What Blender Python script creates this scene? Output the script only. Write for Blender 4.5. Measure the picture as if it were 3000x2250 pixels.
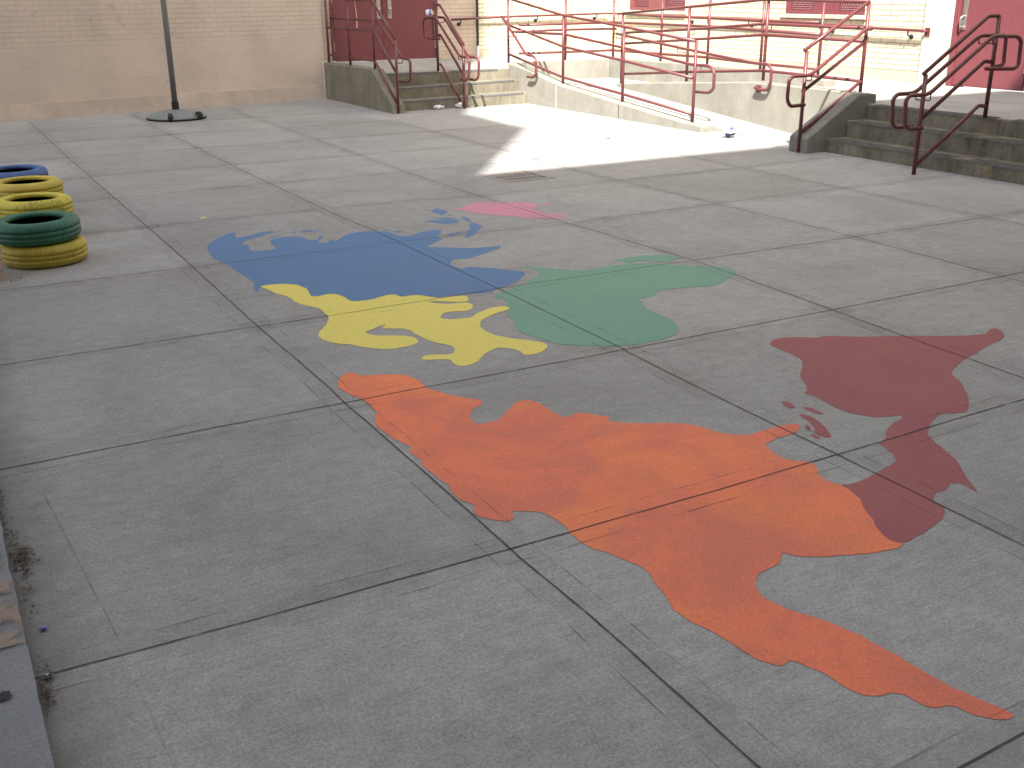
import bpy, bmesh, math, random
from mathutils import Vector, Matrix, noise
random.seed(7)
for o in list(bpy.data.objects): bpy.data.objects.remove(o)
S = bpy.context.scene
COL = S.collection
R = math.radians

# ------------------------------------------------------------------ camera
cam = bpy.data.cameras.new('camera'); camo = bpy.data.objects.new('camera', cam); COL.objects.link(camo)
cam.sensor_width = 36.0; cam.lens = 37.3515; cam.clip_end = 600; cam.clip_start = .05
m = Matrix(((0.87429, -0.485349, -0.007291), (0.174522, 0.30029, 0.937746), (-0.452945, -0.821134, 0.347245))).transposed().to_4x4(); m.translation = Vector((0, 0, 1.78))
camo.matrix_world = m
S.camera = camo
# ------------------------------------------------------------------ world, sun, exposure
SUN = Vector((.5, .7, -1.0))
W = bpy.data.worlds.new('World'); S.world = W; W.use_nodes = True
nt = W.node_tree; bg = nt.nodes['Background']
sk = nt.nodes.new('ShaderNodeTexSky'); sk.sky_type = 'NISHITA'; sk.sun_disc = False
sk.sun_elevation = R(49.3); sk.sun_rotation = R(215.5)
sk.air_density = .8; sk.dust_density = 3.0; sk.ozone_density = .6
hs = nt.nodes.new('ShaderNodeHueSaturation'); hs.inputs['Saturation'].default_value = .32
nt.links.new(sk.outputs[0], hs.inputs['Color']); nt.links.new(hs.outputs[0], bg.inputs[0])
bg.inputs[1].default_value = .13
sl = bpy.data.lights.new('sun', 'SUN'); sl.energy = 4.3; sl.angle = R(.53); sl.color = (1, .955, .88)
so = bpy.data.objects.new('sun', sl); COL.objects.link(so)
so.rotation_euler = SUN.to_track_quat('-Z', 'Y').to_euler(); so.location = (-10, -14, 30)
S.view_settings.view_transform = 'Standard'; S.view_settings.look = 'None'
S.view_settings.exposure = 1.75; S.view_settings.gamma = 1
S.cycles.max_bounces = 8; S.cycles.diffuse_bounces = 5

# ------------------------------------------------------------------ helpers
WL = {}
def tag(o, label=None, cat=None, group=None, kind=None):
    for k, v in (('label', label), ('category', cat), ('group', group), ('kind', kind)):
        if v: o[k] = v
    return o
def thing(name, label, cat, loc=(0, 0, 0), group=None):
    o = bpy.data.objects.new(name, None); COL.objects.link(o); o.location = loc; o.empty_display_size = .2
    WL[o] = Vector(loc); return tag(o, label, cat, group)
def obj(name, bm, mat, parent=None, smooth=False, bevel=0, seg=2, label=None, origin=None):
    me = bpy.data.meshes.new(name)
    bmesh.ops.recalc_face_normals(bm, faces=bm.faces)
    if origin is not None: bmesh.ops.translate(bm, verts=bm.verts, vec=-Vector(origin))
    bm.to_mesh(me); bm.free()
    o = bpy.data.objects.new(name, me); COL.objects.link(o)
    for mm in (mat if isinstance(mat, (list, tuple)) else [mat]): me.materials.append(mm)
    w = Vector(origin) if origin is not None else Vector((0, 0, 0))
    if parent is not None:
        o.parent = parent; o.location = w - WL[parent]
    else: o.location = w
    WL[o] = w
    if smooth:
        for p in me.polygons: p.use_smooth = True
    if bevel:
        b = o.modifiers.new('bevel', 'BEVEL'); b.width = bevel; b.segments = seg; b.limit_method = 'ANGLE'; b.angle_limit = R(35)
    if label: o['label'] = label
    return o
def box(bm, x0, x1, y0, y1, z0, z1):
    v = [bm.verts.new((x, y, z)) for z in (z0, z1) for y in (y0, y1) for x in (x0, x1)]
    for f in ((0, 2, 3, 1), (4, 5, 7, 6), (0, 1, 5, 4), (2, 6, 7, 3), (0, 4, 6, 2), (1, 3, 7, 5)):
        bm.faces.new([v[i] for i in f])
    return v
def Bx(*a):
    bm = bmesh.new(); box(bm, *a); return bm
def prism(bm, pts, ax, a0, a1):
    """extrude a 2-d outline; ax 'x': pts are (y,z); 'y': (x,z); 'z': (x,y)"""
    def mk(p, a): return {'x': (a, p[0], p[1]), 'y': (p[0], a, p[1]), 'z': (p[0], p[1], a)}[ax]
    A = [bm.verts.new(mk(p, a0)) for p in pts]; B = [bm.verts.new(mk(p, a1)) for p in pts]
    bm.faces.new(A); bm.faces.new(B[::-1])
    n = len(pts)
    for i in range(n): bm.faces.new((A[i], B[i], B[(i+1) % n], A[(i+1) % n]))
def Pr(*a):
    bm = bmesh.new(); prism(bm, *a); return bm
def fillet(pts, r):
    pts = [Vector(p) for p in pts]; out = [pts[0]]
    for i in range(1, len(pts)-1):
        a, b, c = pts[i-1], pts[i], pts[i+1]
        u = (a-b); v = (c-b); d = min(r, u.length*.45, v.length*.45)
        p, q = b+u.normalized()*d, b+v.normalized()*d
        for k in range(6):
            t = k/5; out.append(p*(1-t)**2+b*2*t*(1-t)+q*t*t)
    out.append(pts[-1]); return out
def tube(bm, pts, r, n=12, fil=0, cap=True):
    pts = fillet(pts, fil) if fil else [Vector(p) for p in pts]
    q = [pts[0]]
    for p in pts[1:]:
        if (p-q[-1]).length > 1e-4: q.append(p)
    pts = q; rings = []; up = None
    for i, p in enumerate(pts):
        d1 = (p-pts[i-1]).normalized() if i else (pts[1]-p).normalized()
        d2 = (pts[i+1]-p).normalized() if i < len(pts)-1 else d1
        t = (d1+d2).normalized()
        if up is None:
            up = Vector((0, 0, 1)) if abs(t.z) < .9 else Vector((1, 0, 0))
        s = t.cross(up).normalized(); up = s.cross(t).normalized()
        k = 1/max(.55, d1.dot(t))
        rings.append([bm.verts.new(p+(s*math.cos(2*math.pi*j/n)*k+up*math.sin(2*math.pi*j/n))*r) for j in range(n)])
    for a, b in zip(rings, rings[1:]):
        for j in range(n): bm.faces.new((a[j], a[(j+1) % n], b[(j+1) % n], b[j]))
    if cap: bm.faces.new(rings[0][::-1]); bm.faces.new(rings[-1])
    return bm
def Tb(*a, **k): return tube(bmesh.new(), *a, **k)
def lathe(bm, prof, n, c=(0, 0, 0), mi=None, fr=None, closed=False):
    rings = []
    for i, (r, z) in enumerate(prof):
        rings.append([bm.verts.new((c[0]+(r+(fr(i, k) if fr else 0))*math.cos(2*math.pi*k/n), c[1]+(r+(fr(i, k) if fr else 0))*math.sin(2*math.pi*k/n), c[2]+z)) for k in range(n)])
    m_ = len(prof)
    for i in range(m_ if closed else m_-1):
        a, b = rings[i], rings[(i+1) % m_]
        for k in range(n):
            f = bm.faces.new((a[k], a[(k+1) % n], b[(k+1) % n], b[k]))
            if mi: f.material_index = mi(i)
    return rings

# ------------------------------------------------------------------ materials
class N:
    def __init__(s, name, rough=.8, spec=.3):
        s.m = bpy.data.materials.new(name); s.m.use_nodes = True
        s.t = s.m.node_tree; s.b = s.t.nodes['Principled BSDF']
        s.b.inputs['Roughness'].default_value = rough; s.b.inputs['Specular IOR Level'].default_value = spec
        s.tc = s.new('ShaderNodeTexCoord')
    def new(s, t, **k):
        n = s.t.nodes.new(t)
        for a, b in k.items(): setattr(n, a, b)
        return n
    def L(s, a, b): s.t.links.new(a, b)
    def map(s, scale=(1, 1, 1), rot=(0, 0, 0), src='Object', loc=(0, 0, 0)):
        n = s.new('ShaderNodeMapping'); n.inputs['Scale'].default_value = scale; n.inputs['Rotation'].default_value = rot; n.inputs['Location'].default_value = loc
        s.L(s.tc.outputs[src], n.inputs[0]); return n.outputs[0]
    def noise(s, scale, detail=4, rough=.55, vec=None, dist=0):
        n = s.new('ShaderNodeTexNoise'); n.inputs['Scale'].default_value = scale; n.inputs['Detail'].default_value = detail
        n.inputs['Roughness'].default_value = rough; n.inputs['Distortion'].default_value = dist
        s.L(vec if vec is not None else s.tc.outputs['Object'], n.inputs['Vector']); return n.outputs['Fac']
    def ramp(s, fac, stops):
        n = s.new('ShaderNodeValToRGB'); e = n.color_ramp.elements
        while len(e) < len(stops): e.new(.5)
        for i, (p, c) in enumerate(stops):
            e[i].position = p; e[i].color = (c if isinstance(c, tuple) else (c, c, c))+(1,)
        s.L(fac, n.inputs[0]); return n.outputs[0]
    def mix(s, fac, a, b, mode='MIX'):
        n = s.new('ShaderNodeMix', data_type='RGBA', blend_type=mode)
        for v, i in ((fac, 0), (a, 6), (b, 7)):
            if isinstance(v, (int, float)): n.inputs[i].default_value = v
            elif isinstance(v, tuple): n.inputs[i].default_value = v+(1,)
            else: s.L(v, n.inputs[i])
        return n.outputs[2]
    def math(s, op, a, b=0.0, clamp=False):
        n = s.new('ShaderNodeMath', operation=op, use_clamp=clamp)
        for i, v in enumerate((a, b)):
            if isinstance(v, (int, float)): n.inputs[i].default_value = v
            else: s.L(v, n.inputs[i])
        return n.outputs[0]
    def sep(s, vec):
        n = s.new('ShaderNodeSeparateXYZ'); s.L(vec, n.inputs[0]); return n.outputs
    def bump(s, h, strength=.3, dist=.01, prev=None):
        n = s.new('ShaderNodeBump'); n.inputs['Strength'].default_value = strength; n.inputs['Distance'].default_value = dist
        s.L(h, n.inputs['Height'])
        if prev is not None: s.L(prev, n.inputs['Normal'])
        return n.outputs[0]
    def fin(s, col, nor=None, rough=None):
        if isinstance(col, tuple): s.b.inputs['Base Color'].default_value = col+(1,)
        else: s.L(col, s.b.inputs['Base Color'])
        if nor is not None: s.L(nor, s.b.inputs['Normal'])
        if rough is not None: s.L(rough, s.b.inputs['Roughness'])
        return s.m
    def alpha(s, a): s.L(a, s.b.inputs['Alpha'])

def speckle(n):
    """fine sand grain seen in worn concrete: light and dark flecks"""
    f1 = n.noise(230, 2, .7); f2 = n.noise(420, 1, .5)
    return n.ramp(f1, [(.32, .72), (.5, 1.0), (.68, 1.22)]), n.ramp(f2, [(.70, 0.0), (.76, 1.0)])
def ground_mat():
    n = N('yard_concrete', .68, .45)
    P = n.tc.outputs['Object']
    x, y, z = n.sep(P)
    cx = n.math('FLOOR', n.math('DIVIDE', n.math('SUBTRACT', x, .022), 1.516)); cy = n.math('FLOOR', n.math('DIVIDE', n.math('SUBTRACT', y, 1.313), 1.502))
    cb = n.new('ShaderNodeCombineXYZ'); n.L(cx, cb.inputs[0]); n.L(cy, cb.inputs[1])
    wn = n.new('ShaderNodeTexWhiteNoise', noise_dimensions='2D'); n.L(cb.outputs[0], wn.inputs['Vector'])
    base = n.ramp(wn.outputs['Value'], [(0, (.262, .262, .257)), (.5, (.290, .289, .283)), (1, (.322, .321, .314))])
    big = n.ramp(n.noise(.9, 6, .66, dist=.6), [(.3, .82), (.5, 1.0), (.72, 1.13)])
    c = n.mix(1.0, base, big, 'MULTIPLY')
    streak = n.ramp(n.noise(1, 6, .78, vec=n.map((6, 46, 1), (0, 0, R(4)))), [(.3, .86), (.5, 1.0), (.7, 1.11)])
    c = n.mix(1.0, c, streak, 'MULTIPLY')
    med = n.ramp(n.noise(11, 8, .8), [(.3, .80), (.5, 1.0), (.7, 1.16)])
    c = n.mix(1.0, c, med, 'MULTIPLY')
    c = n.mix(1.0, c, n.ramp(n.noise(85, 3, .8), [(.32, .74), (.5, 1.0), (.68, 1.24)]), 'MULTIPLY')
    sp, fl = speckle(n)
    c = n.mix(.9, c, sp, 'MULTIPLY')
    c = n.mix(n.math('MULTIPLY', fl, .5), c, (.66, .66, .64))
    pale = n.math('MULTIPLY', n.ramp(n.noise(150, 1, .5), [(.735, 0.0), (.76, .8)]), n.ramp(n.noise(2.5, 3), [(.40, 0.0), (.6, 1.0)]))
    c = n.mix(pale, c, (.68, .68, .66))
    chalk = n.math('MULTIPLY', n.ramp(n.noise(2.3, 5, .7, vec=n.map(loc=(9, 2, 0))), [(.64, 0.0), (.74, .22)]), n.ramp(n.noise(30, 4, .7), [(.4, 0.0), (.6, 1.0)]))
    c = n.mix(chalk, c, (.55, .57, .60))
    st = n.ramp(n.noise(.55, 4, .6, dist=.8), [(.55, 0.0), (.72, .30)])
    c = n.mix(st, c, (.20, .195, .175))
    # mossy dirt washed against the ledge at the left
    near = n.math('MULTIPLY', n.math('SUBTRACT', 1.0, n.math('DIVIDE', n.math('ADD', x, n.math('MULTIPLY', n.math('SUBTRACT', n.noise(5, 5, .7), .5), .22)), .27), True), n.math('LESS_THAN', y, 7.0))
    c = n.mix(n.math('MULTIPLY', near, .75, True), c, (.085, .082, .062))
    pv = n.new('ShaderNodeTexVoronoi'); pv.inputs['Scale'].default_value = 1.15; n.L(P, pv.inputs['Vector'])
    gum = n.ramp(pv.outputs['Distance'], [(.022, .38), (.030, 0.0)])
    c = n.mix(gum, c, (.12, .12, .12))
    pv = n.new('ShaderNodeTexVoronoi'); pv.inputs['Scale'].default_value = 2.6; n.L(n.map(loc=(5, 3, 0)), pv.inputs['Vector'])
    c = n.mix(n.ramp(pv.outputs['Distance'], [(.018, .7), (.024, 0.0)]), c, (.09, .085, .08))
    h = n.math('ADD', n.noise(180, 3, .7), n.math('MULTIPLY', n.noise(1, 4, .6, vec=n.map((12, 120, 1))), .5))
    return n.fin(c, n.bump(h, .4, .004))
def concrete_mat(name, col, stain=.5, streaky=True, dark=(.10, .095, .07)):
    n = N(name, .88, .22)
    base = n.ramp(n.noise(1.7, 6, .65), [(.3, tuple(v*.78 for v in col)), (.55, col), (.75, tuple(min(1, v*1.16) for v in col))])
    c = base
    if streaky:
        blot = n.noise(2.4, 6, .7, dist=.5)
        v = n.noise(1, 5, .72, vec=n.map((6.5, 6.5, 1.1)), dist=.5)
        c = n.mix(n.ramp(n.math('ADD', n.math('MULTIPLY', v, .5), n.math('MULTIPLY', blot, .5)), [(.44, 0.0), (.64, stain)]), c, dark)
        v2 = n.math('MULTIPLY', n.ramp(n.noise(1, 4, .65, vec=n.map((15, 15, .8), loc=(3, 1, 0))), [(.58, 0.0), (.70, 1.0)]), n.ramp(n.noise(1.5, 3), [(.45, 0.0), (.65, stain*.6)]))
        c = n.mix(v2, c, (.40, .29, .14))
        v3 = n.math('MULTIPLY', n.ramp(n.noise(9, 6, .75), [(.56, 0.0), (.66, .35)]), stain)
        c = n.mix(v3, c, tuple(min(1, k*1.7) for k in col))
    c = n.mix(.8, c, n.ramp(n.noise(95, 4, .75), [(.3, .74), (.5, 1.0), (.7, 1.2)]), 'MULTIPLY')
    c = n.mix(n.ramp(n.noise(34, 2, .5), [(.70, 0.0), (.74, .5)]), c, dark)
    return n.fin(c, n.bump(n.math('ADD', n.noise(70, 5, .7), n.noise(8, 3)), .4, .008))
def paint_mat(name, col, wear=.35, dirt=(.25, .19, .17), light=None):
    """matt masonry paint worn by feet"""
    n = N(name, .72, .3)
    d = n.noise(1.6, 7, .68, dist=.9)
    c = n.mix(n.ramp(d, [(.42, 0.0), (.56, wear)]), col, dirt)
    if light:
        c = n.mix(n.ramp(n.noise(1.1, 5, .6, vec=n.map(loc=(4, 7, 0)), dist=.6), [(.47, 0.0), (.58, .6)]), c, light)
    grey = tuple(.55*v+.45*g for v, g in zip(dirt, (.21, .205, .195)))
    c = n.mix(n.ramp(n.noise(1, 6, .75, vec=n.map((7, 50, 1), (0, 0, R(20)))), [(.50, 0.0), (.70, .06+wear*.30)]), c, grey)
    c = n.mix(n.ramp(n.noise(13, 8, .8), [(.52, 0.0), (.70, .05+wear*.38)]), c, grey)
    c = n.mix(n.ramp(n.noise(60, 5, .8), [(.58, 0.0), (.72, .04+wear*.25)]), c, grey)
    sc = n.math('MULTIPLY', n.ramp(n.noise(1, 2, .5, vec=n.map((3, 60, 1), (0, 0, R(52)))), [(.70, 0.0), (.73, 1.0)]), n.ramp(n.noise(2.2, 3, vec=n.map(loc=(1, 8, 0))), [(.54, 0.0), (.62, .55)]))
    c = n.mix(sc, c, tuple(v*.5 for v in grey))
    c = n.mix(1.0, c, n.ramp(n.noise(90, 3, .8), [(.32, .91), (.5, 1.0), (.68, 1.08)]), 'MULTIPLY')
    sp, fl = speckle(n)
    c = n.mix(.55, c, sp, 'MULTIPLY')
    chip = n.math('MULTIPLY', n.ramp(n.noise(75, 2, .6), [(.735, 0.0), (.76, 1.0)]), n.ramp(n.noise(3, 3), [(.45, 0.0), (.6, 1.0)]))
    c = n.mix(chip, c, (.28, .28, .27))
    return n.fin(c, n.bump(n.noise(180, 3, .7), .25, .004))
def metal_paint(name, col, rough=.42, wear=.25, bare=(.2, .16, .13)):
    n = N(name, rough, .5)
    c = n.mix(n.ramp(n.noise(14, 5, .7), [(.45, 0.0), (.7, .35)]), col, tuple(v*.7 for v in col))
    c = n.mix(n.ramp(n.noise(60, 4, .7), [(.66, 0.0), (.72, wear)]), c, bare)
    return n.fin(c, n.bump(n.noise(90, 3), .08, .002), n.ramp(n.noise(22, 3), [(.3, rough*.8), (.7, rough*1.35)]))
def plain(name, col, rough=.6, spec=.3, metal=0, var=.12):
    n = N(name, rough, spec); n.b.inputs['Metallic'].default_value = metal
    return n.fin(n.mix(n.ramp(n.noise(30, 4, .6), [(.35, 0.0), (.7, 1.0)]), col, tuple(v*(1-var*2) for v in col)))
def brick_mat(name, c1, c2, mortar, bw, bh, mort=.008, smear=None, plaster=None, rough=.8, bumpd=.006):
    n = N(name, rough, .3)
    x, y, z = n.sep(n.tc.outputs['Object'])
    cb = n.new('ShaderNodeCombineXYZ'); n.L(x, cb.inputs[0]); n.L(z, cb.inputs[1])
    wob = n.new('ShaderNodeMix', data_type='VECTOR'); wob.inputs[0].default_value = .006
    nz = n.new('ShaderNodeTexNoise'); nz.inputs['Scale'].default_value = 6; n.L(cb.outputs[0], nz.inputs['Vector'])
    n.L(cb.outputs[0], wob.inputs[4]); n.L(nz.outputs['Color'], wob.inputs[5])
    b = n.new('ShaderNodeTexBrick'); n.L(wob.outputs[1], b.inputs['Vector'])
    b.inputs['Scale'].default_value = 1; b.inputs['Brick Width'].default_value = bw; b.inputs['Row Height'].default_value = bh
    b.inputs['Mortar Size'].default_value = mort; b.inputs['Mortar Smooth'].default_value = .25; b.inputs['Bias'].default_value = 0
    b.inputs['Color1'].default_value = c1+(1,); b.inputs['Color2'].default_value = c2+(1,); b.inputs['Mortar'].default_value = mortar+(1,)
    c = b.outputs['Color']; mk = b.outputs['Fac']
    nb = n.noise(40, 4, .65)
    if smear is not None:   # thick paint has filled the courses below this height
        zz = n.math('ADD', z, n.math('MULTIPLY', n.noise(2.2, 4, .6), .5))
        cover = n.ramp(n.math('DIVIDE', zz, 3), [((smear+.12)/3, 1.0), ((smear+.34)/3, 0.0)])
        keep = n.ramp(n.noise(1, 4, .7, vec=n.map((3, 1, 9))), [(.50, 0.0), (.66, .55)])
        cov = n.math('MULTIPLY', cover, n.math('SUBTRACT', 1.0, keep))
        c = n.mix(cov, c, plaster)
        mk = n.math('MULTIPLY', mk, n.math('SUBTRACT', 1.0, n.math('MULTIPLY', cov, .75)))
        nb = n.math('ADD', nb, n.math('MULTIPLY', n.noise(1, 5, .7, vec=n.map((7, 1, 26))), n.math('MULTIPLY', cover, 3.2)))
        # scuffs
        c = n.mix(n.ramp(n.noise(3.1, 5, .65, dist=.7), [(.63, 0.0), (.74, .42)]), c, (.22, .17, .15))
    c = n.mix(1.0, c, n.ramp(n.noise(1.3, 4, .6), [(.3, .88), (.5, 1.0), (.7, 1.08)]), 'MULTIPLY')
    c = n.mix(.6, c, n.ramp(n.noise(60, 3, .7), [(.3, .86), (.5, 1.0), (.7, 1.1)]), 'MULTIPLY')
    h = n.math('SUBTRACT', n.math('MULTIPLY', nb, .35), mk)
    return n.fin(c, n.bump(h, .7, bumpd))

M_ground = ground_mat()
def line_mat(name, col, lo, hi, scale=14, amax=1.0):
    n = N(name, .95, .1)
    a = n.ramp(n.noise(scale, 4, .6), [(lo, 0.0), (hi, amax)])
    n.alpha(a); return n.fin(n.mix(n.noise(60, 2), col, tuple(v*1.8 for v in col)))
M_joint = line_mat('joint_dirt', (.058, .052, .048), .22, .48, 9, .88)
M_edge = line_mat('joint_edge', (.09, .085, .08), .42, .64, 5, .5)
M_band = line_mat('trowelled_band', (.19, .19, .175), .35, .80, 3.2, .16)
M_moss = line_mat('moss_band', (.11, .11, .085), .35, .70, 3.4, .42)
M_conc = concrete_mat('step_concrete', (.24, .215, .165), .65, True, (.075, .07, .05))
M_ramp = concrete_mat('ramp_concrete', (.285, .272, .235), .35, True, (.17, .15, .11))
M_flat = concrete_mat('landing_concrete', (.33, .325, .31), .2, False, (.2, .2, .18))
M_kerb = concrete_mat('kerb_concrete', (.215, .222, .236), .45, False, (.09, .09, .09))
M_rail = metal_paint('rail_paint', (.132, .035, .038), .36, .45)
M_door = metal_paint('door_paint', (.175, .046, .056), .42, .12)
M_steel = plain('brushed_steel', (.55, .54, .50), .33, .5, .85)
M_alu = plain('threshold_metal', (.62, .62, .60), .4, .5, .3)
M_black = plain('black_iron', (.02, .02, .02), .55, .4)
M_dark = plain('pit_shade_dark_rubber', (.012, .011, .012), .9, .1)  # near-black: shade put into the drain pit, dark rubber inside the tyres
M_nose = plain('step_nosing', (.165, .163, .155), .6, .4, .1, .2)
M_pole = plain('grey_pole', (.19, .185, .188), .42, .5, .2)
M_base = plain('grey_base', (.20, .225, .23), .5, .4, 0, .15)
M_grate = plain('grate_iron', (.31, .285, .265), .75, .3, .0, .06)
M_tan = brick_mat('tan_painted_brick', (.60, .495, .415), (.575, .475, .395), (.49, .395, .325), .235, .0735, .005, 1.06, (.59, .485, .405))
M_tan2 = brick_mat('tan_brick', (.60, .475, .395), (.57, .45, .37), (.46, .35, .28), .235, .0735, .006)
M_cream = brick_mat('cream_brick', (.66, .605, .45), (.61, .55, .395), (.33, .25, .18), .247, .0735, .0075)
M_plinth = concrete_mat('wall_plinth', (.50, .43, .33), .15, True, (.3, .25, .2))
M_ledge = concrete_mat('tan_ledge', (.59, .485, .405), .06, True, (.28, .21, .16))
M_pil = concrete_mat('pilaster_plaster', (.60, .55, .45), .12, True, (.4, .33, .25))
M_far = concrete_mat('far_building', (.32, .27, .22), .2, False)
M_white = plain('plain_white', (.8, .8, .8), .6, .3)
M_glass = plain('dark_glass', (.03, .03, .035), .15, .5)
M_caulk = plain('white_sealant', (.7, .69, .66), .7)
TP = dict(orange=paint_mat('orange_paint', (.80, .205, .105), .50, (.52, .15, .11), (.86, .25, .09)),
          red=paint_mat('maroon_paint', (.31, .09, .105), .3, (.23, .09, .105), (.34, .11, .105)),
          yellow=paint_mat('yellow_paint', (.74, .64, .15), .10, (.55, .48, .17)),
          blue=paint_mat('blue_paint', (.098, .200, .375), .22, (.12, .18, .29)),
          green=paint_mat('green_paint', (.165, .345, .25), .25, (.17, .28, .22)),
          pink=paint_mat('pink_paint', (.62, .23, .33), .42, (.36, .26, .28)))

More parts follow.
